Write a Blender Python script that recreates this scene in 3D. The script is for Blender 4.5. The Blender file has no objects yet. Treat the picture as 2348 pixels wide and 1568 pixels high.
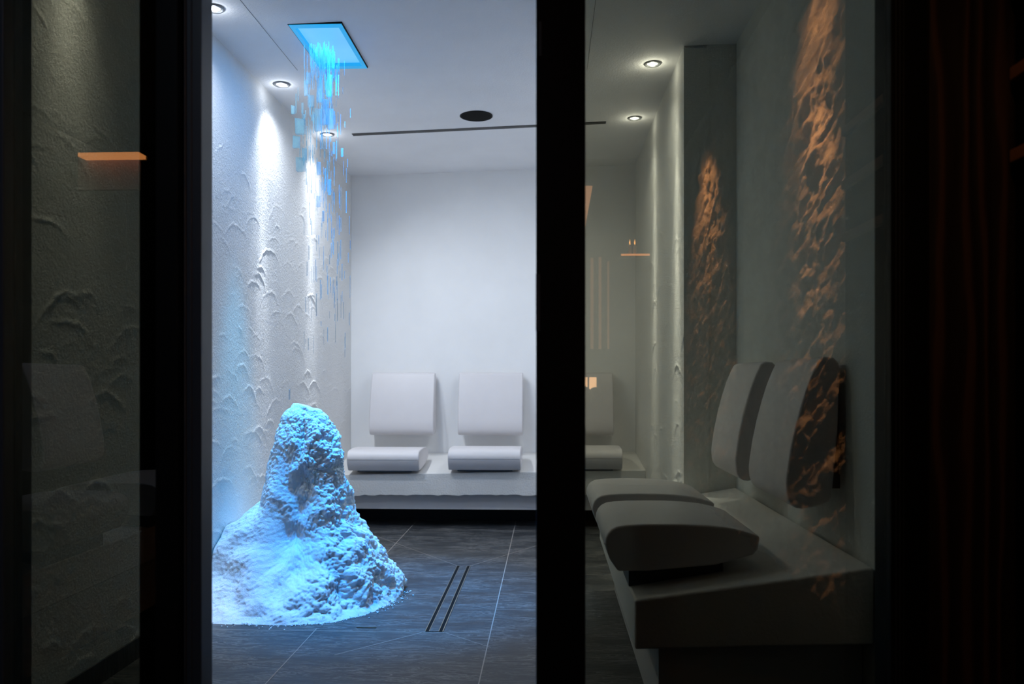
import bpy, math, random
import numpy as np
from mathutils import Vector, Matrix, noise

S = bpy.context.scene
COL = S.collection
# ------------------------------------------------------------------ camera, world, exposure
F = 1900.0
CAM_H = 0.93
YAW = math.atan(84 / F)
cam = bpy.data.cameras.new('camera'); camo = bpy.data.objects.new('camera', cam); COL.objects.link(camo)
cam.sensor_fit = 'HORIZONTAL'; cam.sensor_width = 36.0; cam.lens = 36.0 * F / 2348
cam.shift_y = 84 / 2348
cam.clip_start = 0.02
camo.location = (0, 0, CAM_H); camo.rotation_euler = (math.pi / 2, 0, YAW)
cam.dof.use_dof = True; cam.dof.focus_distance = 3.2; cam.dof.aperture_fstop = 3.2
S.camera = camo
S.view_settings.view_transform = 'Standard'; S.view_settings.look = 'None'
S.view_settings.exposure = 0.0; S.view_settings.gamma = 1.0; S.view_settings.use_curve_mapping = False
w = bpy.data.worlds.new('world'); S.world = w; w.use_nodes = True
w.node_tree.nodes['Background'].inputs[0].default_value = (0.010, 0.012, 0.014, 1)
w.node_tree.nodes['Background'].inputs[1].default_value = 0.3
S.cycles.max_bounces = 12; S.cycles.diffuse_bounces = 6; S.cycles.transparent_max_bounces = 24
S.cycles.sample_clamp_indirect = 4.0; S.cycles.caustics_reflective = False

# light levels
WHITE = (0.86, 0.92, 1.0)
E_NARROW = 12.0        # beam of each ceiling downlight
E_WIDE = 31.0          # its wide spill
E_BLUE = 470.0
WARM = (1.0, 0.50, 0.20)

HC = lambda X: 2.375 + 0.0275 * X          # ceiling height, a slight fall to the left
XL, XR, XA = -1.371, 0.593, 0.822          # left wall, right wall, alcove wall
YB, YE = 5.70, 3.67                        # back wall, alcove end wall
YG = 1.60                                  # glazing plane

# ------------------------------------------------------------------ helpers
def tag(o, label=None, cat=None, group=None, kind=None):
    if label: o['label'] = label
    if cat: o['category'] = cat
    if group: o['group'] = group
    if kind: o['kind'] = kind
    return o

def empty(name, loc, rz=0.0):
    o = bpy.data.objects.new(name, None); COL.objects.link(o)
    o.location = loc; o.rotation_euler = (0, 0, rz); o.empty_display_size = 0.05
    return o

class MB:
    def __init__(s): s.v = []; s.f = []; s.m = []; s.boxy = False
    def quad(s, pts, m=0):
        n = len(s.v); s.v += [tuple(p) for p in pts]; s.f.append(tuple(range(n, n + len(pts)))); s.m.append(m); return s
    def box(s, a, b, m=0):
        x0, y0, z0 = a; x1, y1, z1 = b; n = len(s.v)
        s.v += [(x0,y0,z0),(x1,y0,z0),(x1,y1,z0),(x0,y1,z0),(x0,y0,z1),(x1,y0,z1),(x1,y1,z1),(x0,y1,z1)]
        for q in ((0,3,2,1),(4,5,6,7),(0,1,5,4),(1,2,6,5),(2,3,7,6),(3,0,4,7)):
            s.f.append(tuple(n + i for i in q)); s.m.append(m)
        return s
    def hexa(s, P, m=0):            # 8 corner points, same order as box
        n = len(s.v); s.v += [tuple(p) for p in P]
        for q in ((0,3,2,1),(4,5,6,7),(0,1,5,4),(1,2,6,5),(2,3,7,6),(3,0,4,7)):
            s.f.append(tuple(n + i for i in q)); s.m.append(m)
        return s
    def prism(s, prof, y0, y1, m=0):   # prof: (x, z) counter-clockwise seen from -Y
        n = len(s.v); k = len(prof)
        s.v += [(x, y0, z) for x, z in prof] + [(x, y1, z) for x, z in prof]
        s.f.append(tuple(n + i for i in range(k))); s.m.append(m)
        s.f.append(tuple(n + k + i for i in reversed(range(k)))); s.m.append(m)
        for i in range(k):
            j = (i + 1) % k
            s.f.append((n + j, n + i, n + k + i, n + k + j)); s.m.append(m)
        return s
    def lathe(s, prof, n=48, m=0, c=(0,0,0)):      # prof of (r, z)
        b = len(s.v); k = len(prof)
        for i in range(n):
            a = 2 * math.pi * i / n
            for r, z in prof: s.v.append((c[0] + r * math.cos(a), c[1] + r * math.sin(a), c[2] + z))
        for i in range(n):
            j = (i + 1) % n
            for q in range(k - 1):
                s.f.append((b + i*k + q, b + j*k + q, b + j*k + q + 1, b + i*k + q + 1)); s.m.append(m)
        return s
    def disc(s, c, r, n=40, m=0, rz=1.0):
        b = len(s.v)
        for i in range(n):
            a = 2 * math.pi * i / n; s.v.append((c[0] + r * math.cos(a), c[1] + r * rz * math.sin(a), c[2]))
        s.f.append(tuple(b + i for i in reversed(range(n)))); s.m.append(m); return s
    def build(s, name, mats, parent=None, smooth=False, bevel=0.0, seg=2, fix=True):
        me = bpy.data.meshes.new(name); me.from_pydata(s.v, [], s.f)
        if not isinstance(mats, (list, tuple)): mats = [mats]
        for mm in mats: me.materials.append(mm)
        for p, mi in zip(me.polygons, s.m): p.material_index = mi
        if fix:
            import bmesh
            bm = bmesh.new(); bm.from_mesh(me); bmesh.ops.recalc_face_normals(bm, faces=bm.faces); bm.to_mesh(me); bm.free()
        if smooth: me.polygons.foreach_set('use_smooth', [True] * len(me.polygons))
        o = bpy.data.objects.new(name, me); COL.objects.link(o)
        if parent: o.parent = parent
        if bevel:
            bv = o.modifiers.new('bevel', 'BEVEL'); bv.width = bevel; bv.segments = seg; bv.limit_method = 'ANGLE'; bv.angle_limit = math.radians(40)
            me.polygons.foreach_set('use_smooth', [True] * len(me.polygons))
            wn = o.modifiers.new('wn', 'WEIGHTED_NORMAL')
        me.update(); return o

def struct(o): o['kind'] = 'structure'; return o

def np_mesh(name, V, quads, mat, parent=None, smooth=True):
    me = bpy.data.meshes.new(name)
    me.vertices.add(len(V)); me.vertices.foreach_set('co', V.astype(np.float32).ravel())
    nq = len(quads); me.loops.add(nq * 4); me.loops.foreach_set('vertex_index', quads.astype(np.int32).ravel())
    me.polygons.add(nq); me.polygons.foreach_set('loop_start', np.arange(nq, dtype=np.int32) * 4)
    me.polygons.foreach_set('use_smooth', np.ones(nq, dtype=bool))
    me.materials.append(mat); me.update(calc_edges=True); me.validate()
    o = bpy.data.objects.new(name, me); COL.objects.link(o)
    if parent: o.parent = parent
    return o

# ------------------------------------------------------------------ materials
def nt(name):
    m = bpy.data.materials.new(name); m.use_nodes = True
    t = m.node_tree; b = t.nodes['Principled BSDF']; return m, t, b
def N(t, k, **kw):
    n = t.nodes.new(k)
    for a, v in kw.items():
        if a in n.inputs.keys() if False else False: pass
        setattr(n, a, v)
    return n
def coords(t, scale=(1,1,1), rot=(0,0,0)):
    g = N(t, 'ShaderNodeNewGeometry'); mp = N(t, 'ShaderNodeMapping')
    mp.inputs['Scale'].default_value = scale; mp.inputs['Rotation'].default_value = rot
    t.links.new(g.outputs['Position'], mp.inputs['Vector']); return mp.outputs[0]
def ns(t, vec, scale, detail=4, rough=0.55, dist=0.0):
    n = N(t, 'ShaderNodeTexNoise'); n.inputs['Scale'].default_value = scale; n.inputs['Detail'].default_value = detail
    n.inputs['Roughness'].default_value = rough; n.inputs['Distortion'].default_value = dist
    t.links.new(vec, n.inputs['Vector']); return n.outputs['Fac']
def ramp(t, fac, stops):
    r = N(t, 'ShaderNodeValToRGB'); e = r.color_ramp.elements
    while len(e) < len(stops): e.new(0.5)
    for el, (p, c) in zip(e, stops): el.position = p; el.color = (*c, 1)
    t.links.new(fac, r.inputs[0]); return r.outputs[0]
def bump(t, b, h, strength, dist=0.01, prev=None):
    n = N(t, 'ShaderNodeBump'); n.inputs['Strength'].default_value = strength; n.inputs['Distance'].default_value = dist
    t.links.new(h, n.inputs['Height'])
    if prev is not None: t.links.new(prev, n.inputs['Normal'])
    t.links.new(n.outputs[0], b.inputs['Normal']); return n.outputs[0]

def m_plaster(name, col, grain=90, gs=0.5, gd=0.004, spec=0.25, rough=0.75, big=0.0):
    m, t, b = nt(name); v = coords(t)
    f = ns(t, v, 3.0, 3)
    c = ramp(t, f, [(0.3, tuple(x * 0.95 for x in col)), (0.7, col)])
    t.links.new(c, b.inputs['Base Color']); b.inputs['Roughness'].default_value = rough
    b.inputs['Specular IOR Level'].default_value = spec
    n1 = bump(t, b, ns(t, v, grain, 6, 0.65), gs, gd)
    if big: bump(t, b, ns(t, v, 14, 4, 0.6), big, 0.01, n1)
    return m
def m_simple(name, col, rough=0.5, metal=0.0, spec=0.5, bs=0.0, bscale=200, var=0.0):
    m, t, b = nt(name); v = coords(t)
    c = ramp(t, ns(t, v, 9.0, 3), [(0.3, tuple(x * (1 - var - 0.03) for x in col)), (0.7, tuple(min(1, x * (1 + var)) for x in col))])
    t.links.new(c, b.inputs['Base Color'])
    b.inputs['Roughness'].default_value = rough; b.inputs['Metallic'].default_value = metal; b.inputs['Specular IOR Level'].default_value = spec
    if bs: bump(t, b, ns(t, v, bscale, 3), bs, 0.001)
    return m
def m_emit(name, col, st, var=0.0):
    m, t, b = nt(name); v = coords(t)
    c = ramp(t, ns(t, v, 5.0, 2), [(0.3, tuple(x * (1 - var) for x in col)), (0.7, col)])
    b.inputs['Base Color'].default_value = (*[x * .5 for x in col], 1)
    t.links.new(c, b.inputs['Emission Color']); b.inputs['Emission Strength'].default_value = st; return m
def m_glass(name, tint, ior):
    m = bpy.data.materials.new(name); m.use_nodes = True; t = m.node_tree; t.nodes.clear()
    o = N(t, 'ShaderNodeOutputMaterial'); mx = N(t, 'ShaderNodeMixShader'); tr = N(t, 'ShaderNodeBsdfTransparent'); gl = N(t, 'ShaderNodeBsdfGlossy'); lw = N(t, 'ShaderNodeNewGeometry')
    tr.inputs[0].default_value = (*tint, 1); gl.inputs['Roughness'].default_value = 0.0; f0 = ((ior - 1) / (ior + 1)) ** 2
    def mt(op, a_, b_=None):
        n = N(t, 'ShaderNodeMath', operation=op)
        for i_, q_ in enumerate((a_, b_)):
            if q_ is None: continue
            if isinstance(q_, (int, float)): n.inputs[i_].default_value = q_
            else: t.links.new(q_, n.inputs[i_])
        return n.outputs[0]
    dp = N(t, 'ShaderNodeVectorMath', operation='DOT_PRODUCT'); t.links.new(lw.outputs['Normal'], dp.inputs[0]); t.links.new(lw.outputs['Incoming'], dp.inputs[1])
    k_ = mt('POWER', mt('SUBTRACT', 1.0, mt('ABSOLUTE', dp.outputs['Value'])), 5.0)
    fac = mt('ADD', f0, mt('MULTIPLY', k_, 1 - f0))
    t.links.new(fac, mx.inputs[0]); t.links.new(tr.outputs[0], mx.inputs[1]); t.links.new(gl.outputs[0], mx.inputs[2]); t.links.new(mx.outputs[0], o.inputs[0])
    return m

M = {}
M['plaster'] = m_plaster('trowelled_plaster', (0.86, 0.86, 0.85), 120, 1.0, 0.008)
M['back'] = m_plaster('smooth_plaster', (0.86, 0.86, 0.86), 160, 0.35, 0.003)
M['ceil'] = m_plaster('ceiling_plaster', (0.90, 0.90, 0.91), 110, 0.6, 0.004)
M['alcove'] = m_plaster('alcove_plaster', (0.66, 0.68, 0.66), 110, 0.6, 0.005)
M['bench'] = m_plaster('bench_plaster', (0.74, 0.73, 0.71), 100, 0.7, 0.005, big=0.25)
M['bench_lower'] = m_simple('bench_lower_board', (0.50, 0.49, 0.50), 0.6, bs=0.2)
M['pad'] = m_simple('cushion_vinyl', (0.67, 0.645, 0.655), 0.42, spec=0.35, bs=0.15, bscale=350)
M['black'] = m_simple('black_metal', (0.005, 0.006, 0.0065), 0.5, spec=0.12, bs=0.1)
M['frame'] = m_simple('dark_anodised_frame', (0.035, 0.050, 0.070), 0.4, spec=0.4, bs=0.1)
M['seal'] = m_simple('grey_seal', (0.07, 0.08, 0.09), 0.35)
M['dark'] = m_simple('dark_void', (0.006, 0.006, 0.006), 0.8, spec=0.1)
M['ring'] = m_simple('brushed_ring', (0.22, 0.23, 0.24), 0.35, 0.6)
M['slot'] = m_simple('grey_slot', (0.05, 0.05, 0.048), 0.6)
M['steel'] = m_simple('bronze_steel', (0.34, 0.29, 0.22), 0.3, 0.8)
M['lens'] = m_emit('lamp_lens', (0.93, 0.97, 1.0), 9.0)
M['panel'] = m_emit('blue_panel', (0.16, 0.55, 0.86), 0.85, 0.12)
M['panel_rim'] = m_emit('blue_panel_rim', (0.014, 0.35, 0.70), 0.85, 0.1)
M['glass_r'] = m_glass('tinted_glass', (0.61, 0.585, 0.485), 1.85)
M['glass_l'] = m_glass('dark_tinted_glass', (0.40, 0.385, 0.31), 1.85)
M['warm'] = m_emit('warm_led', (1.0, 0.36, 0.10), 4.0)
M['flame'] = m_emit('flame', (1.0, 0.45, 0.12), 9.0)
M['warmwin'] = m_emit('warm_lit_panel', (1.0, 0.55, 0.27), 7.0, 0.15)
M['wax'] = m_simple('candle_wax', (0.7, 0.55, 0.4), 0.5)
M['slatwood'] = m_simple('warm_slat_wood', (0.36, 0.17, 0.09), 0.6, var=.2)
M['grout'] = m_simple('grout', (0.30, 0.28, 0.26), 0.8)

# slate floor
m, t, b = nt('slate_tile'); v = coords(t, (1, 2.6, 1), (0, 0, 0.12))
f1 = ns(t, v, 2.6, 7, 0.62, 0.9); f2 = ns(t, coords(t, (2.2, 14, 1), (0, 0, 0.18)), 3.0, 8, 0.7, 1.4)
c = ramp(t, f1, [(0.30, (0.0124, 0.0155, 0.0192)), (0.52, (0.0248, 0.0291, 0.0347)), (0.72, (0.0465, 0.0484, 0.0496))])
vein = ramp(t, f2, [(0.46, (0, 0, 0)), (0.50, (1, 1, 1)), (0.535, (0, 0, 0))])
f3 = ramp(t, ns(t, v, 3.7, 3), [(0.36, (0, 0, 0)), (0.56, (1, 1, 1))])
mu = N(t, 'ShaderNodeMix', data_type='RGBA', blend_type='MULTIPLY'); mu.inputs[0].default_value = 1
t.links.new(vein, mu.inputs[6]); t.links.new(f3, mu.inputs[7])
mx = N(t, 'ShaderNodeMix', data_type='RGBA'); t.links.new(mu.outputs[2], mx.inputs[0]); t.links.new(c, mx.inputs[6]); mx.inputs[7].default_value = (0.17, 0.17, 0.17, 1)
t.links.new(mx.outputs[2], b.inputs['Base Color'])
rr = ramp(t, f1, [(0.3, (0.42, 0.42, 0.42)), (0.7, (0.65, 0.65, 0.65))]); t.links.new(rr, b.inputs['Roughness'])
b.inputs['Specular IOR Level'].default_value = 0.45
n1 = bump(t, b, f2, 0.35, 0.01); bump(t, b, ns(t, v, 60, 5), 0.25, 0.003, n1)
M['slate'] = m

# snow
m, t, b = nt('snow'); v = coords(t)
b.inputs['Base Color'].default_value = (0.90, 0.93, 0.96, 1); b.inputs['Roughness'].default_value = 0.7
c = ramp(t, ns(t, v, 8, 4), [(0.3, (0.60, 0.73, 0.85)), (0.7, (0.68, 0.80, 0.90))]); t.links.new(c, b.inputs['Base Color'])  # bluish tint in the snow colour backs up the panel's blue light
b.inputs['Subsurface Weight'].default_value = 0.35; b.inputs['Subsurface Radius'].default_value = (0.4, 0.8, 1.0); b.inputs['Subsurface Scale'].default_value = 0.012
b.inputs['Specular IOR Level'].default_value = 0.2
n1 = bump(t, b, ns(t, v, 220, 5, 0.7), 0.7, 0.004); bump(t, b, ns(t, v, 60, 5, 0.6), 0.35, 0.008, n1)
M['snow'] = m
m, t, b = nt('blue_light_snow'); b.inputs['Base Color'].default_value = (0.22, 0.66, 0.98, 1); b.inputs['Roughness'].default_value = 0.3  # white flakes coloured blue, the panel's light put into the base colour
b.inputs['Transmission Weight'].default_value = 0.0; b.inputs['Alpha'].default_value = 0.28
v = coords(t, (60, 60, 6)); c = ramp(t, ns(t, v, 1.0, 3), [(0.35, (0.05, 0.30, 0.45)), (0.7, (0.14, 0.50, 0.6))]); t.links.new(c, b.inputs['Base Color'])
M['fall'] = m

# dark stained wood, vertical grain
m, t, b = nt('dark_wood'); v = coords(t, (5, 5, 0.55))
wv = N(t, 'ShaderNodeTexWave'); wv.inputs['Scale'].default_value = 1.6; wv.inputs['Distortion'].default_value = 9; wv.inputs['Detail'].default_value = 3; wv.inputs['Detail Scale'].default_value = 1.2
t.links.new(v, wv.inputs['Vector'])
c = ramp(t, wv.outputs['Fac'], [(0.3, (0.012, 0.006, 0.004)), (0.7, (0.03, 0.012, 0.008)), (0.97, (0.085, 0.040, 0.026))]); t.links.new(c, b.inputs['Base Color'])
b.inputs['Roughness'].default_value = 0.6; bump(t, b, wv.outputs['Fac'], 0.4, 0.004)
M['wood'] = m
# rough stone
m, t, b = nt('rough_stone'); v = coords(t)
c = ramp(t, ns(t, v, 6, 6), [(0.3, (0.30, 0.22, 0.16)), (0.7, (0.62, 0.50, 0.40))]); t.links.new(c, b.inputs['Base Color'])
b.inputs['Roughness'].default_value = 0.85; bump(t, b, ns(t, v, 50, 6), 0.6, 0.01)
M['stone'] = m

# ------------------------------------------------------------------ trowelled plaster wall with fan shaped ridges
def plaster_wall(name, X, y0, y1, z0, z1, side, seed, res=0.005, n_arcs=260, ztop=2.0, amp=0.0028):
    # side = +1: room lies towards +X
    rng = random.Random(seed)
    ny = int((y1 - y0) / res) + 1; nz = int((z1 - z0) / res) + 1
    ys = np.linspace(y0, y1, ny); zs = np.linspace(z0, z1, nz)
    H = np.zeros((nz, ny)); Y, Z = np.meshgrid(ys, zs)
    wob = 0.4 * 0.010 * np.sin(Y * 31 + 3 * np.sin(Z * 17)) + 0.4 * 0.008 * np.sin(Z * 43 + Y * 19) + 0.5 * 0.005 * np.sin(Y * 97 + Z * 71)
    for _ in range(n_arcs):
        cy = rng.uniform(y0 - .1, y1 + .1); cz = rng.uniform(z0 - .1, z1)
        r = rng.uniform(0.05, 0.20); a0 = rng.uniform(10, 60); a1 = a0 + rng.uniform(80, 130); A = amp * rng.uniform(0.55, 1.2)
        if cz + r > ztop: A *= max(0.15, 1 - (cz + r - ztop) * 1.6)
        iy0, iy1 = np.searchsorted(ys, [cy - r - .03, cy + r + .03]); iz0, iz1 = np.searchsorted(zs, [cz - r - .03, cz + r + .03])
        if iy1 <= iy0 or iz1 <= iz0: continue
        sy = Y[iz0:iz1, iy0:iy1] - cy; sz = Z[iz0:iz1, iy0:iy1] - cz
        d = np.hypot(sy, sz) + wob[iz0:iz1, iy0:iy1]; an = np.degrees(np.arctan2(sz, sy))
        mid = (a0 + a1) / 2; half = (a1 - a0) / 2
        env = np.clip(1.25 * (1 - np.abs(an - mid) / half), 0, 1) ** 0.6
        inside = .65 * np.exp(-(np.clip(r - d, 0, None) / .006) ** 2) + .35 * np.exp(-np.clip(r - d, 0, None) / 0.03); outside = np.exp(-(np.clip(d - r, 0, None) / 0.0045) ** 2)
        h = A * env * np.where(d < r, inside, outside)
        H[iz0:iz1, iy0:iy1] = np.maximum(H[iz0:iz1, iy0:iy1] * 0.8, h)
    r2 = np.random.default_rng(seed)
    g = r2.standard_normal((nz, ny)); g = (g + np.roll(g, 1, 0) + np.roll(g, 1, 1) + np.roll(g, 1, (0, 1))) / 4
    H += 0.00035 * g
    # slow waviness of the hand applied coat
    H += 0.0006 * np.sin(Y * 5.1 + 1.3 * np.sin(Z * 3.1)) * np.sin(Z * 4.3 + 0.7)
    V = np.stack([X + side * H, Y, Z], -1).reshape(-1, 3)
    idx = np.arange(ny * nz).reshape(nz, ny)
    a, b_, c_, d_ = idx[:-1, :-1], idx[:-1, 1:], idx[1:, 1:], idx[1:, :-1]
    q = np.stack([a, b_, c_, d_], -1).reshape(-1, 4) if side > 0 else np.stack([a, d_, c_, b_], -1).reshape(-1, 4)
    # closed back side
    nb = len(V); xb = X - side * 0.10
    cor = [idx[0, 0], idx[0, -1], idx[-1, -1], idx[-1, 0]]
    back = np.array([[xb, y0, z0], [xb, y1, z0], [xb, y1, z1], [xb, y0, z1]])
    V = np.vstack([V, back]); B = [nb, nb + 1, nb + 2, nb + 3]
    extra = [[B[0], B[3], B[2], B[1]]] + [[cor[i], B[i], B[(i + 1) % 4], cor[(i + 1) % 4]] for i in range(4)]
    if side < 0: extra = [list(reversed(e)) for e in extra]
    return struct(np_mesh(name, V, np.vstack([q, np.array(extra)]), M['plaster'] if side > 0 or X < 0.7 else M['alcove']))

plaster_wall('wall_left', XL, 1.66, YB, 0.0, HC(XL) + .01, +1, 5, n_arcs=430, ztop=1.85)
plaster_wall('wall_right', XR, YE, YB, 0.0, HC(XR) + .01, -1, 8, n_arcs=190, ztop=1.6, amp=0.0026)
struct(MB().box((XL - .1, YB, 0), (XR + .1, YB + .1, 2.5)).build('wall_back', M['back']))
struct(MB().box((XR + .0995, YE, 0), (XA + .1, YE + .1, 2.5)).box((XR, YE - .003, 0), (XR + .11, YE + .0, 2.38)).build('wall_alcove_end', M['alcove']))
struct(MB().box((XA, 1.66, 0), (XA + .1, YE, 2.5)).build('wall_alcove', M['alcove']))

# ceiling with an opening for the shower panel
PX0, PX1, PY0, PY1 = -1.040, -0.826, 3.272, 3.745
cb = MB()
def cslab(x0, x1, y0, y1):
    P = [(x0, y0, HC(x0)), (x1, y0, HC(x1)), (x1, y1, HC(x1)), (x0, y1, HC(x0))]
    cb.hexa(P + [(p[0], p[1], 2.62) for p in P])
cslab(XL - .1, PX0, 1.66, YB + .1); cslab(PX1, XA + .1, 1.66, YB + .1); cslab(PX0, PX1, 1.66, PY0); cslab(PX0, PX1, PY1, YB + .1)
struct(cb.build('ceiling', M['ceil'], fix=False))
def seam(name, x, y0, y1):
    z = HC(x); struct(MB().hexa([(x-.0007, y0, z-.001), (x+.0007, y0, z-.001), (x+.0007, y1, z-.001), (x-.0007, y1, z-.001), (x-.0007, y0, z+.004), (x+.0007, y0, z+.004), (x+.0007, y1, z+.004), (x-.0007, y1, z+.004)]).build(name, M['seal']))
seam('trim_1', -1.150, 2.4, 3.75); seam('trim_2', 0.180, 2.4, 3.9)

# ------------------------------------------------------------------ floor: slate, grout lines and drainage cuts
fb = MB().box((-1.5, YG + .0, -0.1), (1.6, YB + .1, 0.0), 0)
def gl(x0, y0, x1, y1, wd=0.004):
    d = Vector((x1 - x0, y1 - y0)).normalized() * wd / 2; n = (-d.y, d.x); z = 0.0006
    fb.quad([(x0 - n[0], y0 - n[1], z), (x1 - n[0], y1 - n[1], z), (x1 + n[0], y1 + n[1], z), (x0 + n[0], y0 + n[1], z)], 1)
DX0, DX1, DY0, DY1 = -0.452, -0.390, 3.03, 4.10
gl(-0.213, 1.7, -0.213, 5.6); gl(-0.862, 1.7, -0.862, 3.05, .003); gl(-0.862, 4.1, -0.862, 5.6); gl(0.44, 1.7, 0.44, 5.6)
gl(-0.862, 4.745, XL, 4.745, .003); gl(-0.213, 4.745, 0.44, 4.745, .003); gl(-0.213, 3.33, 0.44, 3.33, .003)
gl(XL, 3.02, -0.213, 3.02, .003)
gl(DX0, DY1, -1.20, 5.10, .003); gl(DX1, DY1, 0.05, 4.80, .003); gl(DX0, DY0, -0.72, 2.76, .004); gl(DX1, DY0, -0.20, 2.86, .003)
gl(DX0, DY1 + .002, DX1, DY1 + .002, .005)
struct(fb.build('floor', [M['slate'], M['grout']], fix=False))
struct(MB().box((XL, 1.66, 0), (XL + .008, 3.0, 0.068)).build('baseboard_left', M['slate']))

# linear drain
struct(MB().box((-3.9, -4.2, -0.1), (1.6, YG, 0.0)).build('floor_lounge', M['dark']))
dr = empty('floor_drain', (0, 0, 0)); tag(dr, 'long narrow slot drain set flush in the slate floor beside the snow heap', 'drain')
MB().box((DX0 + .012, DY0, 0.0005), (DX1 - .012, DY1, 0.0016)).build('tile_insert', M['slate'], dr)
for x in (DX0, DX1 - .012):
    MB().box((x, DY0, 0.0004), (x + .012, DY1, 0.0012)).build('slot', M['dark'], dr)
for x0, x1 in ((DX0 - .0025, DX0), (DX1, DX1 + .0035), (DX0 + .012, DX0 + .0145), (DX1 - .0145, DX1 - .012)):
    MB().box((x0, DY0, 0), (x1, DY1, 0.0028)).build('rail', M['steel'], dr)
tag(MB().box((-0.716, 3.063, 0), (-0.642, 3.069, 0.003)).build('floor_strip', M['steel']), 'tiny bright metal strip lying on the slate floor in front of the snow heap', 'metal strip')

# ------------------------------------------------------------------ benches
def zb(x): return 0.35 + (x - 0.225) / (XA - 0.225) * 0.104
b1 = empty('bench', (0.5, 2.9, 0)); b1.location = (0, 0, 0)
tag(b1, 'thick plastered bench with chamfered dark end in the dim alcove at right', 'bench', 'plastered benches')
YN0, YN1 = 2.184, 2.123
def wavy(y0, y1, n, a, seed):
    r = random.Random(seed); return [(y0 + (y1 - y0) * i / n, r.uniform(-a, a)) for i in range(n + 1)]
MB().hexa([(0.225, YN0, .219), (XA - .003, YN1, .26), (XA - .003, YE - .004, .26), (0.225, YE, .219), (0.225, YN0, .35), (XA - .003, YN1, .454), (XA - .003, YE - .004, .454), (0.225, YE, .35)]).build('bench_slab', M['bench'], b1, bevel=.008, seg=3)
MB().box((0.29, YN0 + .02, 0.0), (XA - .003, YE - .004, .235)).build('bench_base', M['bench_lower'], b1)
b2 = empty('bench', (0, 0, 0))
tag(b2, 'long white plastered bench along the bright back wall', 'bench', 'plastered benches')
zf = lambda x: 0.358 + 0.02 * x
YF = 5.10
nb = 60; bb = MB(); rg = random.Random(3)
x0_, x1_ = XL, XR
prev = None
for i in range(nb + 1):
    x = x0_ + (x1_ - x0_) * i / nb
    lo = 0.203 + rg.uniform(-.0045, .0045) + 0.012 * (x - x0_) / 2
    bb.v += [(x, YF, lo), (x, YF, zf(x)), (x, YB - .003, .425 + .01 * x), (x, YB - .003, lo)]
for i in range(nb):
    for k in range(4):
        l = (k + 1) % 4; bb.f.append((i*4 + k, i*4 + l, (i+1)*4 + l, (i+1)*4 + k)); bb.m.append(0)
bb.f.append((0, 1, 2, 3)); bb.m.append(0); bb.f.append(tuple(nb*4 + k for k in (3, 2, 1, 0))); bb.m.append(0)
bb.build('bench_slab', M['bench'], b2, bevel=.004)
MB().box((XL, YF + .05, 0.115), (XR, YB - .003, .215)).build('lower_board', M['bench_lower'], b2)
MB().box((XL, 5.42, 0), (XR, YB - .003, .12)).build('plinth', M['black'], b2)

# ------------------------------------------------------------------ cushions
PW = 0.445
pad_prof = [(0.036, .404), (0.014, .436), (0.004, .462), (0.0, .480), (0.002, .494), (0.008, .508), (0.018, .519), (0.034, .527), (0.06, .531), (0.10, .5335),
            (0.16, .5345), (0.22, .5345), (0.28, .532), (0.33, .527), (0.37, .519), (0.405, .508), (0.416, .503), (0.419, .497), (0.413, .466), (0.40, .452), (0.30, .424), (0.12, .406)]
def make_seat():
    t_ = empty('seat_cushion', (0, 0, 0))
    MB().prism([(x, z - .404) for x, z in reversed(pad_prof)], -PW/2, PW/2).build('cushion_body', M['pad'], t_, bevel=.007, seg=3)
    sm = MB()
    sm.box((-0.0012, -PW/2 + .012, .072), (0.004, PW/2 - .012, .0745)); sm.build('seam', M['bench_lower'], t_)
    MB().hexa([(0.07, -.17, -.053), (0.33, -.17, -.008), (0.33, .17, -.008), (0.07, .17, -.053), (0.07, -.17, .01), (0.33, -.17, .03), (0.33, .17, .03), (0.07, .17, .01)]).build('base_block', M['frame'], t_)
    return t_
back_prof = [(0.748, .984), (0.733, .952), (0.718, .915), (0.700, .858), (0.683, .793), (0.670, .73), (0.661, .671), (0.658, .64), (0.660, .611), (0.665, .592), (0.675, .578), (0.688, .570), (0.704, .568),
             (0.748, .576), (0.776, .588), (0.784, .60), (0.800, .78), (0.806, .955), (0.803, .975), (0.79, .988), (0.765, .991)]
def make_back():
    t_ = empty('backrest_cushion', (0, 0, 0))
    MB().prism([(x - XA, z) for x, z in back_prof], -.218, .218).build('cushion_body', M['pad'], t_, bevel=.008, seg=3)
    MB().box((-.045, -.16, .66), (0.0, .16, .90)).build('wall_mount', M['frame'], t_)
    MB().box((-.035, -.17, .62), (0.0, .17, .66)).build('support_rail', M['frame'], t_)
    return t_
def copy_tree(o, parent=None):
    c = o.copy(); COL.objects.link(c)
    if parent: c.parent = parent
    for ch in list(o.children): copy_tree(ch, c)
    return c
seat0 = make_seat(); back0 = make_back()
used = {'s': False, 'b': False}
def place(kind, loc, rz, label, group, mirror=False):
    src = seat0 if kind == 's' else back0
    o = src if not used[kind] else copy_tree(src)
    used[kind] = True
    o.location = loc; o.rotation_euler = (0, 0, rz); tag(o, label, 'cushion', group); return o
YS = (2.270 + PW/2, 2.872 + PW/2)
seat_jobs = [((0.153, YS[0], .404), 0, 'nearest grey seat cushion with rounded front on the dim alcove bench'),
             ((0.150, YS[1], .404), 0, 'grey seat cushion on the alcove bench, tucked just behind the nearest one')]
for loc, rz, lb in seat_jobs: place('s', loc, rz, lb, 'seat cushions')
RB = math.pi / 2
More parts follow.
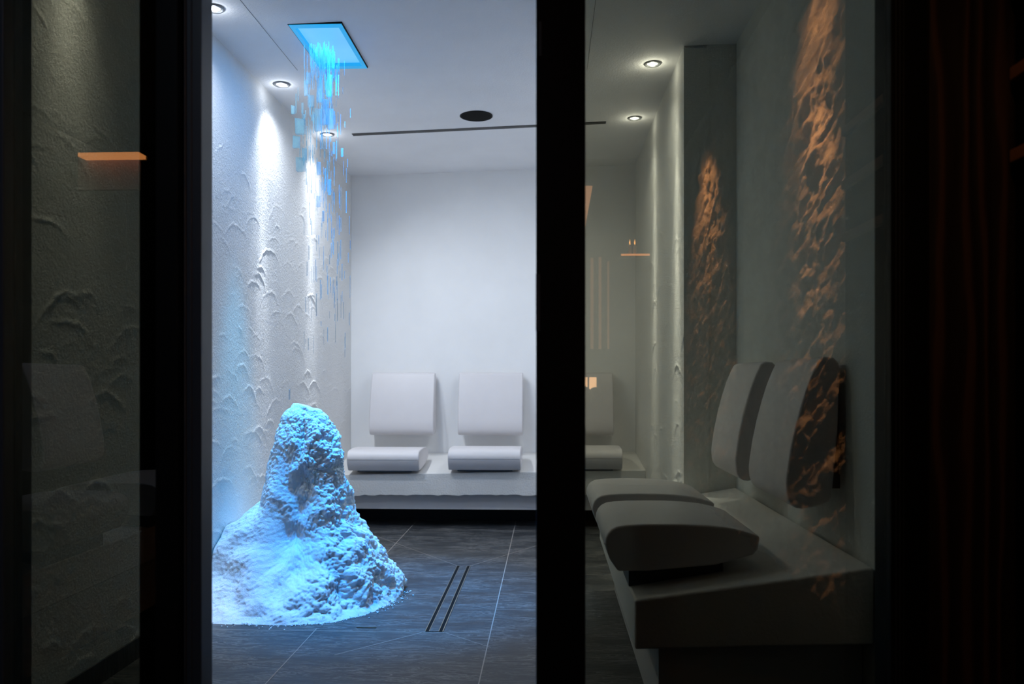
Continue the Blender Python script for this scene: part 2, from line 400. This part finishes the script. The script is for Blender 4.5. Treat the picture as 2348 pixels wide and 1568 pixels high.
for xc, lb in ((-1.016, 'white seat cushion on the back bench nearest the snow heap'), (-0.393, 'white seat cushion on the back bench just left of the black door post'), (0.225, 'seat cushion on the back bench seen through glass right of the black post')):
    o_ = place('s', (xc, 5.03, .362 + .02 * (xc + 1) * .6), RB, lb, 'seat cushions')
    for ch in o_.children:
        if ch.name.startswith('base_block'): ch.location.z = .043
place('b', (XA, 2.33 + .218, 0), 0, 'nearest grey backrest cushion on the alcove wall with a broad dark side face', 'backrest cushions')
place('b', (XA, 2.96 + .218, 0), 0, 'farther grey backrest cushion on the alcove wall, its front face lit', 'backrest cushions')
for xc, lb in ((-0.992, 'square white backrest on the back wall nearest the snow heap'), (-0.392, 'square white backrest on the back wall just left of the black door post'), (0.216, 'square backrest on the back wall seen through glass right of the black post')):
    place('b', (xc, YB, -.028 + .008), RB, lb, 'backrest cushions')

# ------------------------------------------------------------------ ceiling downlights
def spot(name, loc, target, e, size, blend, col, rad=0.02, parent=None):
    L = bpy.data.lights.new(name, 'SPOT'); L.energy = e; L.spot_size = math.radians(size); L.spot_blend = blend; L.color = col; L.shadow_soft_size = rad
    o = bpy.data.objects.new(name, L); COL.objects.link(o); o.location = loc
    d = Vector(target) - Vector(loc); o.rotation_euler = d.to_track_quat('-Z', 'Y').to_euler()
    if parent: o.parent = parent; 
    return o
lamp_mesh = {}
def downlight(x, y, tilt, label, wide=1.0, narrow=1.0, beams=((84, .09), (52, .5), (28, 3.0), (14, 8.0))):
    z = HC(x)
    r = empty('downlight', (x, y, z)); tag(r, label, 'ceiling light', 'recessed ceiling downlights')
    if not lamp_mesh:
        rr = MB().lathe([(0.040, 0.0), (0.040, -.003), (0.037, -.006), (0.029, -.006), (0.027, -.001)], 48).build('trim_ring', M['ring'], r, smooth=True)
        cup = MB().lathe([(0.0272, -.0012), (0.0255, -.0008), (0.0245, -.0012)], 40).build('lamp_cup', M['black'], r)
        ln = MB().disc((0, 0, -.0018), 0.0245).build('lamp_lens', M['lens'], r, fix=False)
        lamp_mesh.update(r=rr, c=cup, l=ln)
    else:
        for k in ('r', 'c', 'l'):
            c = lamp_mesh[k].copy(); COL.objects.link(c); c.parent = r
    for wd, ee in beams:
        spot('downlight_beam', (0, 0, -.012), (tilt * .045, 0, -1), E_NARROW * narrow * ee, wd, 1.0, WHITE, .014, r)
    spot('downlight_spill', (0, 0, -.012), (-tilt * .5, max(.05, min(.42, (5.1 - y) * .35)), -1), E_WIDE * wide, 134, 1.0, WHITE, .02, r)
    pl_ = bpy.data.lights.new('halo_point', 'POINT'); pl_.energy = .22 * narrow; pl_.color = WHITE; pl_.shadow_soft_size = .01  # bare point added below the lens to make the ceiling halo
    po = bpy.data.objects.new('halo_point', pl_); COL.objects.link(po); po.parent = r; po.location = (0, 0, -.04)
    return r
downlight(-1.273, 3.100, -1, 'large bright downlight in the top left ceiling corner beside the black post', .95)
downlight(-1.278, 3.915, -1, 'bright downlight near the left wall, left of the blue panel', 1.4)
downlight(-1.276, 4.73, -1, 'bright downlight near the left wall just beyond the falling snow', 1.3)
downlight(-1.276, 2.30, -1, 'downlight beside the left wall behind the dark left pane, above the frame', .05, 1.8, ((84, .30), (56, 1.3), (30, 1.8)))
downlight(0.480, 3.86, 1, 'bright downlight in the right ceiling area, the nearer of the two there', .60, 4.0)
downlight(0.480, 4.66, 1, 'bright downlight in the right ceiling area, the farther one by the dark slot', .6, 2.6)

sp = empty('ceiling_speaker', (-0.395, 4.51, HC(-.39))); tag(sp, 'round black recessed speaker in the pale ceiling', 'speaker')
MB().disc((0, 0, -.004), .084, 56).build('speaker_grille', M['dark'], sp, fix=False)
MB().lathe([(0.090, 0.001), (0.090, -.003), (0.086, -.005), (0.083, -.004)], 56).build('speaker_rim', M['black'], sp, smooth=True)
va = MB()
for (xa, xb) in ((-1.135, 0.325),):
    ya, yb = 4.735, 4.70; za, zc = HC(xa), HC(xb)
    va.hexa([(xa, ya, za - .003), (xb, yb, zc - .003), (xb, yb + .04, zc - .003), (xa, ya + .04, za - .003), (xa, ya, za + .02), (xb, yb, zc + .02), (xb, yb + .04, zc + .02), (xa, ya + .04, za + .02)])
tag(va.build('air_slot', M['slot']), 'thin dark ventilation slot running across the ceiling', 'vent')

# ------------------------------------------------------------------ blue lit snow panel in the ceiling
sh = empty('snow_shower', ((PX0 + PX1) / 2, (PY0 + PY1) / 2, HC(-.93))); tag(sh, 'rectangular glowing blue panel in the ceiling from which snow falls', 'light panel')
hx, hy = (PX1 - PX0) / 2, (PY1 - PY0) / 2
MB().box((-hx + .016, -hy + .03, .010), (hx - .016, hy - .03, .020)).build('light_sheet', M['panel'], sh)
rb = MB()
rb.box((-hx, -hy, -.006), (hx, -hy + .032, .03)); rb.box((-hx, hy - .032, -.006), (hx, hy, .03)); rb.box((-hx, -hy + .032, -.006), (-hx + .018, hy - .032, .03)); rb.box((hx - .018, -hy + .032, -.006), (hx, hy - .032, .03))
rb.build('rim', M['panel_rim'], sh)
MB().box((-hx - .003, -hy - .003, -.004), (hx + .003, -hy, .01)).box((hx, -hy, -.004), (hx + .003, hy, .01)).box((-hx - .003, -hy, -.004), (-hx, hy, .01)).box((-hx, hy, -.004), (hx, hy + .003, .01)).build('edge_trim', M['black'], sh)
BLUE = (0.0, 0.36, 1.0)
spot('panel_lamp', (.06, -.10, -.03), (.20, -.03, -1.7), E_BLUE, 44, 0.9, BLUE, .07, sh)
spot('panel_lamp', (-.05, .05, -.03), (-.44, .06, -2.0), E_BLUE * .26, 25, 1.0, (0.02, 0.46, 0.85), .06, sh)
A = bpy.data.lights.new('panel_glow', 'AREA'); A.shape = 'RECTANGLE'; A.size = .17; A.size_y = .4; A.energy = 4.0; A.color = (0.05, 0.38, 1.0)
ao = bpy.data.objects.new('panel_glow', A); COL.objects.link(ao); ao.parent = sh; ao.location = (0, 0, -.012)

# ------------------------------------------------------------------ heap of snow
def toX(px, Y): 
    a = (px - 1174) / F; return (a * math.cos(YAW) - math.sin(YAW)) / (a * math.sin(YAW) + math.cos(YAW)) * Y
YP = 3.52
tab = [(925, 672, 684), (932, 664, 706), (940, 655, 738), (952, 648, 752), (970, 641, 766), (1000, 634, 778), (1050, 620, 788), (1100, 607, 794), (1150, 590, 810), (1190, 548, 822), (1220, 508, 834), (1250, 468, 848), (1290, 440, 872), (1330, 425, 892), (1368, 405, 912)]
zs_ = np.array([CAM_H - (y - 868) * YP / F for y, _, _ in tab])[::-1]
xl_ = np.array([toX(a, YP) for _, a, _ in tab])[::-1]; xr_ = np.array([toX(b_, YP) for _, _, b_ in tab])[::-1]
zs_[0] = 0.0
ZTOP = zs_[-1]
NA, NZ = 560, 330
V = np.zeros((NZ + 1, NA, 3))
for j in range(NZ + 1):
    u = j / NZ; z = ZTOP * (1 - (1 - u) ** 1.25) if u < 1 else ZTOP
    xl = np.interp(z, zs_, xl_); xr = np.interp(z, zs_, xr_)
    lean = -1.065 + 0.02 * (z / ZTOP)
    cx = min(max(lean, xl + .005), xr - .005)
    rl = cx - xl; rr_ = xr - cx
    q = z / ZTOP
    rf = 0.40 * (1 - q) ** 0.62 * (1 - .25 * math.sin(q * math.pi)) + .0
    if q < .12: rf += .035 * (1 - q / .12) ** 2
    for i in range(NA):
        a = 2 * math.pi * i / NA; ca, sa = math.cos(a), math.sin(a)
        wb = .5 + .5 * math.tanh(ca * 1.6)
        rx = rr_ * wb + rl * (1 - wb)
        n_ = 2.2 * wb + (2.2 + 1.2 * math.exp(-z / .25)) * (1 - wb)
        r = 1.0 / ((abs(ca) / max(rx, 1e-3)) ** n_ + (abs(sa) / max(rf, 1e-3)) ** n_) ** (1 / n_)
        x = cx + r * ca; y = YP + r * sa
        # slopes and gullies
        p = Vector((x, y, z))
        right = 0.5 + 0.5 * ca
        big = noise.noise(p * 5.5 + Vector((3, 1, 7)))
        med = noise.noise(p * Vector((15, 15, 11)) if False else Vector((p.x * 14, p.y * 14, p.z * 10)))
        wr = min(1, max(0, (right - .42) * 3, (z / ZTOP - .72) * 3.5))
        pw = p + Vector((noise.noise(p * 30), noise.noise(p * 30 + Vector((9, 0, 0))), noise.noise(p * 30 + Vector((0, 9, 0))))) * .004
        lumps = 0.0
        for sc_, am_ in ((19, .025), (42, .015), (88, .010), (160, .005)):
            c1 = noise.voronoi(pw * sc_ + Vector((sc_, 2, 5)))[0][0]
            lumps += am_ * (math.sqrt(max(0, .64 - c1 * c1)) - .45) * (wr if sc_ < 70 else .35 + .65 * wr) * (1 if sc_ < 100 else 1)
        fine = noise.noise(p * 70)
        d = big * .035 + med * .020 + fine * .004
        # hollow down the front
        ang = math.degrees(math.atan2(sa, ca))
        gx = math.exp(-((ang + 88 - 12 * q) / 36) ** 2)
        gz = 1 / (1 + math.exp(-(z - .15) / .035)) * (1 - 1 / (1 + math.exp(-(z - .55) / .045)))
        d -= .10 * gx * gz; lumps *= (1 - .85 * gx * gz)
        gx2 = math.exp(-((ang + 48) / 7) ** 2) * math.exp(-((z - .10) / .10) ** 2); d -= .05 * gx2
        gx3 = math.exp(-((ang + 28) / 6) ** 2) * math.exp(-(z / .07) ** 2); d -= .06 * gx3
        lumps -= .022 * min(1, max(0, (z - .22) / .2)); fade = min(1, (1 - q) * 7 + .15); foot = min(1, z / .03 + .35)
        k = 1 + (d + lumps) * fade * foot / max(r, .04)
        k = max(k, .3)
        X_ = cx + r * ca * k; Y_ = YP + r * sa * k
        Z_ = z + (lumps * .35 + med * .012) * fade * (z > .02)
        if z < .012: Z_ = 0.0 if j == 0 else z
        V[j, i] = (max(X_, XL + .006 + .002 * fine), Y_, max(Z_, 0))
idx = np.arange((NZ + 1) * NA).reshape(NZ + 1, NA)
a = idx[:-1]; b_ = idx[1:]
q = np.stack([a, np.roll(a, -1, 1), np.roll(b_, -1, 1), b_], -1).reshape(-1, 4)
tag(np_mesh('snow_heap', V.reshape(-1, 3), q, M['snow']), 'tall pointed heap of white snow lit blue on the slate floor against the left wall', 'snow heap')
# loose crumbs around the foot
cr = MB(); rg = random.Random(11)
def chunk(mb, c, sx, sy, sz, rg):
    n = len(mb.v); pts = [(1,0,0),(-1,0,0),(0,1,0),(0,-1,0),(0,0,1),(0,0,-1),(.7,.7,.5),(-.7,.7,-.4),(.7,-.7,-.5),(-.7,-.7,.5)]
    if rg.random() < 2 and mb.boxy:
        k_ = rg.uniform(-.15, .15) * sx; mb.hexa([(c[0]-sx+k_, c[1]-sy, c[2]-sz), (c[0]+sx+k_, c[1]-sy, c[2]-sz), (c[0]+sx+k_, c[1]+sy, c[2]-sz*.9), (c[0]-sx+k_, c[1]+sy, c[2]-sz), (c[0]-sx, c[1]-sy, c[2]+sz), (c[0]+sx, c[1]-sy, c[2]+sz*.85), (c[0]+sx, c[1]+sy, c[2]+sz), (c[0]-sx, c[1]+sy, c[2]+sz*.9)]); return
    for p in pts[:6]:
        j = rg.uniform(.7, 1.2); mb.v.append((c[0] + p[0]*sx*j, c[1] + p[1]*sy*j, c[2] + p[2]*sz*j))
    for f in ((4,0,2),(4,2,1),(4,1,3),(4,3,0),(5,2,0),(5,1,2),(5,3,1),(5,0,3)): mb.f.append(tuple(n+i for i in f)); mb.m.append(0)
for _ in range(500):
    an = rg.uniform(-175, 10); e = abs(rg.gauss(0, .03))
    ca, sa = math.cos(math.radians(an)), math.sin(math.radians(an))
    x = -1.065 + ca * (.41 + e); y = YP + sa * (.42 + e)
    if x < XL + .02: continue
    s = rg.uniform(.0015, .005); chunk(cr, (x, y, s * .6), s, s, s, rg)
tag(cr.build('snow_crumbs', M['snow']), 'loose snow crumbs scattered on the slate around the foot of the heap', 'snow', kind='stuff')
# falling snow
fl = MB(); fl.boxy = True; rg = random.Random(4)
for _ in range(560):
    q = rg.random() ** 3.0
    z = 2.335 - q * 1.25
    cx = -.955 - .015 * math.sin(q * 6); wid = .028 + .030 * min(q * 4, 1) + .015 * q
    x = rg.gauss(cx, wid); y = rg.gauss(3.50, .05)
    if abs(x + .95) > .105: continue
    sx = rg.uniform(.0006, .0018); sz = rg.uniform(.010, .05)
    chunk(fl, (x, y, z - sz), sx, sx, sz, rg)
for (px_, py_, w_, h_) in ((690, 285, 13, 18), (676, 315, 9, 14), (688, 370, 12, 16), (701, 350, 6, 14), (714, 225, 8, 14), (727, 455, 5, 13), (742, 492, 3, 12), (756, 425, 4, 18), (675, 247, 5, 10), (706, 170, 6, 14), (698, 190, 5, 18), (735, 385, 5, 15), (762, 330, 3, 14), (785, 345, 3, 10), (745, 250, 9, 30), (757, 265, 8, 24), (731, 270, 9, 26), (760, 195, 7, 26), (738, 205, 8, 28), (660, 905, 2, 12)):
    X_ = toX(px_, 3.48); Z_ = CAM_H - (py_ - 868) * 3.48 / F
    chunk(fl, (X_, 3.48 + rg.uniform(-.03, .03), Z_), w_ * .8 * 3.48 / F, w_ * 3.48 / F * .6, h_ * 3.48 / F, rg)
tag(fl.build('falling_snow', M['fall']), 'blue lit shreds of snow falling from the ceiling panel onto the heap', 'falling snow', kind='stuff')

# ------------------------------------------------------------------ glazing wall
def frame_part(name, x0, x1, y0, y1, mat, parent, z0=0.0, z1=2.36, bevel=.002):
    return MB().box((x0, y0, z0), (x1, y1, z1)).build(name, mat, parent, bevel=bevel)
w1 = struct(empty('window_1', (0, 0, 0)))
frame_part('jamb', -1.36, -1.062, YG - .03, YG + .06, M['frame'], w1)
frame_part('rear_stile', -0.842, -0.790, YG + .07, YG + .11, M['frame'], w1)
frame_part('stile', -0.760, -0.716, YG - .03, YG + .06, M['black'], w1)
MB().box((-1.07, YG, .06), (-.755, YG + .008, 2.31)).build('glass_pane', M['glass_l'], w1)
frame_part('bottom_rail', -1.36, -.716, YG - .03, YG + .06, M['black'], w1, 0, .06); frame_part('top_rail', -1.36, -.716, YG - .03, YG + .06, M['black'], w1, 2.31, 2.36)
d1 = struct(empty('door_1', (0, 0, 0)))
frame_part('door_jamb', -.716, -.680, YG - .005, YG + .05, M['frame'], d1)
frame_part('seal_strip', -.712, -.709, YG - .010, YG - .004, M['seal'], d1); frame_part('seal_strip', -.700, -.698, YG - .008, YG - .004, M['seal'], d1)
frame_part('door_post', -.024, .070, YG - .02, YG + .02, M['black'], d1)
frame_part('strike_plate', -.0245, -.0165, YG - .0215, YG - .0195, M['frame'], d1, 1.02, 1.13, .0005); frame_part('strike_plate', -.0185, -.0135, YG - .0215, YG - .0195, M['frame'], d1, 1.545, 1.61, .0005)
frame_part('floor_track', -.68, .070, YG - .02, YG + .04, M['frame'], d1, 0, .008); frame_part('door_head', -.716, .07, YG - .02, YG + .04, M['black'], d1, 2.31, 2.36)
w2 = struct(empty('window_2', (0, 0, 0)))
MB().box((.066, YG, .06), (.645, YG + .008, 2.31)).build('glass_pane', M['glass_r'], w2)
frame_part('jamb', .640, .706, YG - .02, YG + .06, M['black'], w2)
for x in (.648, .655, .662): frame_part('jamb_groove', x, x + .0015, YG - .0215, YG - .019, M['frame'], w2, bevel=0)
frame_part('bottom_rail', .07, .706, YG - .02, YG + .06, M['black'], w2, 0, .06); frame_part('top_rail', .07, .706, YG - .02, YG + .06, M['black'], w2, 2.31, 2.36)

# ------------------------------------------------------------------ the dark lounge on the camera's side
struct(MB().box((-3.9, YG - .02, 2.361), (1.6, YG + .06, 2.9)).box((-3.9, YG - .02, 0), (-1.361, YG + .06, 2.361)).build('wall_front', M['dark']))
struct(MB().box((-3.9, -4.2, 2.86), (1.6, YG + .06, 2.96)).build('ceiling_lounge', M['dark']))
struct(MB().box((-3.9, -4.2, 0), (-3.8, YG - .02, 2.86)).build('wall_lounge_left', M['black']))
struct(MB().box((-3.8, -4.2, 0), (1.6, -4.1, 2.86)).build('wall_lounge_back', M['black']))
bd = MB(); bd.box((.706, YG - .03, 0), (.862, YG + .05, 2.361)); struct(bd.build('wall_wood', M['wood'], bevel=.002))
struct(MB().box((.862, .75, 0), (.98, YG + .05, 2.86)).build('wall_lounge_right', M['black']))
for i, (py_, lb) in enumerate(((0, 'dim warm wooden slat at the top right edge of the photo, topmost of three'), (187, 'dim warm wooden slat on the right side wall, middle of three'), (371, 'dim warm wooden slat on the right side wall, lowest of three'))):
    z1 = CAM_H + (868 - py_ + 14) * 1.56 / F; 
    tag(MB().box((.846, .76, z1 - .024), (.862, 1.562, z1)).build('wooden_slat', M['slatwood'], bevel=.002), lb, 'wooden slat', 'wooden slats on the side wall')

# rough stone wall behind the camera, washed by warm lamps
def stone_wall(X, y0, y1, z0, z1, res=.010):
    ny = int((y1 - y0) / res); nz = int((z1 - z0) / res); V = np.zeros((nz + 1, ny + 1, 3))
    for j in range(nz + 1):
        z = z0 + (z1 - z0) * j / nz
        for i in range(ny + 1):
            y = y0 + (y1 - y0) * i / ny
            p = Vector(((.866 * y + .5 * z) * 2.2, (.866 * z - .5 * y) * 7.0, 0))
            h = noise.fractal(p * 1.3, .62, 2.15, 7, noise_basis='PERLIN_ORIGINAL')
            r_ = 1 - abs(noise.noise(p * 1.6 + Vector((5, 5, 1)))) * 2
            V[j, i] = (X - .030 * h - .012 * r_, y, z)
    idx = np.arange((ny + 1) * (nz + 1)).reshape(nz + 1, ny + 1)
    q = np.stack([idx[:-1, :-1], idx[1:, :-1], idx[1:, 1:], idx[:-1, 1:]], -1).reshape(-1, 4)
    nb = len(V.reshape(-1, 3)); cor = [idx[0, 0], idx[0, -1], idx[-1, -1], idx[-1, 0]]
    back = np.array([[X + .2, y0, z0], [X + .2, y1, z0], [X + .2, y1, z1], [X + .2, y0, z1]])
    ex = [[nb, nb + 1, nb + 2, nb + 3]] + [[cor[(k + 1) % 4], nb + (k + 1) % 4, nb + k, cor[k]] for k in range(4)]
    return struct(np_mesh('wall_stone', np.vstack([V.reshape(-1, 3), back]), np.vstack([q, np.array(ex)]), M['stone']))
stone_wall(1.16, -4.1, .75, 0, 2.86)
spot('stone_washer', (.72, -.40, 2.84), (1.12, -.40, 1.75), 400, 36, 1.0, WARM, .03)
spot('stone_washer', (.72, -.40, 2.84), (1.12, -.40, 2.2), 110, 70, 1.0, WARM, .03)
spot('stone_washer', (.72, -2.85, 2.84), (1.12, -2.85, 1.6), 320, 80, 1.0, WARM, .03)

# lounger behind the camera, seen as a reflection in the left pane
b3 = empty('bench', (0, 0, 0)); tag(b3, 'plastered bench seen only as a faint reflection in the dark left pane', 'bench', 'plastered benches')
MB().hexa([(-2.10, -.75, .26), (-1.55, -.75, .219), (-1.55, .95, .219), (-2.10, .95, .26), (-2.10, -.75, .454), (-1.55, -.75, .35), (-1.55, .95, .35), (-2.10, .95, .454)]).build('bench_slab', M['bench'], b3, bevel=.008)
MB().box((-2.10, -.73, 0), (-1.62, .93, .235)).build('bench_base', M['bench_lower'], b3)
struct(MB().box((-2.20, -.75, 0), (-2.103, .95, 1.15)).build('wall_lounge_panel', M['black']))
for yc, lb in ((-.12, 'farther seat cushion reflected faintly in the dark left pane'), (.55, 'nearer seat cushion reflected faintly at the lower left of the left pane')):
    place('s', (-1.48, yc, .404), math.pi, lb, 'seat cushions')
place('b', (-2.10, -.12, 0), math.pi, 'backrest cushion reflected faintly in the dark left pane', 'backrest cushions')
spot('lounge_fill', (-1.2, .1, 2.8), (-1.85, .0, .5), 38, 40, .9, (.70, .82, 1.0), .06)  # unseen cool fill added so the lounger shows in the pane
spot('lounge_fill', (-.9, -.6, 2.8), (-.95, 1.5, .9), 20, 60, 1.0, (.60, .78, 1.0), .08)  # second unseen fill, added to lift the dark left frames
spot('wood_fill', (.35, .75, 2.8), (.84, 1.50, .2), 13, 50, 1.0, WARM, .04)  # unseen warm fill added to brighten the wood board and slats

# small warm lights behind the camera, seen as reflections
def mir(px_, py_, D): return (toX(px_, D), 2 * YG - D, CAM_H - (py_ - 868) * D / F)
def warm_box(name, p0, p1, D, mat, th, label, cat):
    a_ = mir(p0[0], p0[1], D); c_ = mir(p1[0], p1[1], D)
    o = MB().box((a_[0], a_[1] - th, c_[2]), (c_[0], a_[1], a_[2])).build(name, mat, bevel=.002); return tag(o, label, cat)
warm_box('light_strip', (178, 337), (318, 346), 5.40, M['warm'], .10, 'thin glowing amber strip reflected in the dark left pane', 'light strip')
warm_box('glow_board', (178, 348), (318, 425), 5.50, M['slatwood'], .03, 'dim reddish board added to catch the glow under the amber strip in the dark left pane', 'glow board')  # board added below the strip so its amber glow shows
x_, y_, z_ = mir(1455, 588, 5.9)
sf = empty('candle_shelf', (x_, y_, z_)); tag(sf, 'small glowing amber shelf reflected in the glass over the right streak of wall light', 'shelf')
MB().box((-.105, -.06, -.02), (.105, .06, -.008)).build('shelf_board', M['wood'], sf); MB().box((-.10, .055, -.008), (.10, .06, .006)).build('led_edge', M['warm'], sf)
for k, (dx, lb) in enumerate(((-.035, 'small lit candle reflected on the amber shelf, the left one'), (.0, 'small lit candle reflected on the amber shelf, the right one'))):
    c_ = empty('candle', (x_ + dx, y_ + .02, z_ - .008)); tag(c_, lb, 'candle', 'candles on the reflected shelf')
    MB().lathe([(0, 0), (.011, 0), (.011, .075), (0, .078)], 20).build('wax_body', M['wax'], c_, smooth=False)
    MB().lathe([(0, .082), (.005, .092), (.004, .105), (0, .125)], 12).build('flame', M['flame'], c_, smooth=True)
ww = empty('lit_panel', mir(1350, 890, 6.0)); tag(ww, 'small warm lit pair of panes reflected over the backrest right of the black post', 'lit window')
for dx in (-.035, .03): MB().box((dx - .026, -.01, -.09), (dx + .026, 0, .08)).build('pane', M['warmwin'], ww)
MB().box((-.08, -.03, -.11), (.08, -.012, .10)).build('casing', M['black'], ww)
for dx, dz in ((-.03, -.07), (.045, -.075)):
    MB().lathe([(0, .055), (.03, .045), (.048, .015), (.052, -.02), (.05, -.08), (0, -.08)], 24, c=(dx, .03, dz + .03)).build('rounded_silhouette', M['black'], ww, smooth=True)  # unidentified dark rounded shapes silhouetted in front of the panes
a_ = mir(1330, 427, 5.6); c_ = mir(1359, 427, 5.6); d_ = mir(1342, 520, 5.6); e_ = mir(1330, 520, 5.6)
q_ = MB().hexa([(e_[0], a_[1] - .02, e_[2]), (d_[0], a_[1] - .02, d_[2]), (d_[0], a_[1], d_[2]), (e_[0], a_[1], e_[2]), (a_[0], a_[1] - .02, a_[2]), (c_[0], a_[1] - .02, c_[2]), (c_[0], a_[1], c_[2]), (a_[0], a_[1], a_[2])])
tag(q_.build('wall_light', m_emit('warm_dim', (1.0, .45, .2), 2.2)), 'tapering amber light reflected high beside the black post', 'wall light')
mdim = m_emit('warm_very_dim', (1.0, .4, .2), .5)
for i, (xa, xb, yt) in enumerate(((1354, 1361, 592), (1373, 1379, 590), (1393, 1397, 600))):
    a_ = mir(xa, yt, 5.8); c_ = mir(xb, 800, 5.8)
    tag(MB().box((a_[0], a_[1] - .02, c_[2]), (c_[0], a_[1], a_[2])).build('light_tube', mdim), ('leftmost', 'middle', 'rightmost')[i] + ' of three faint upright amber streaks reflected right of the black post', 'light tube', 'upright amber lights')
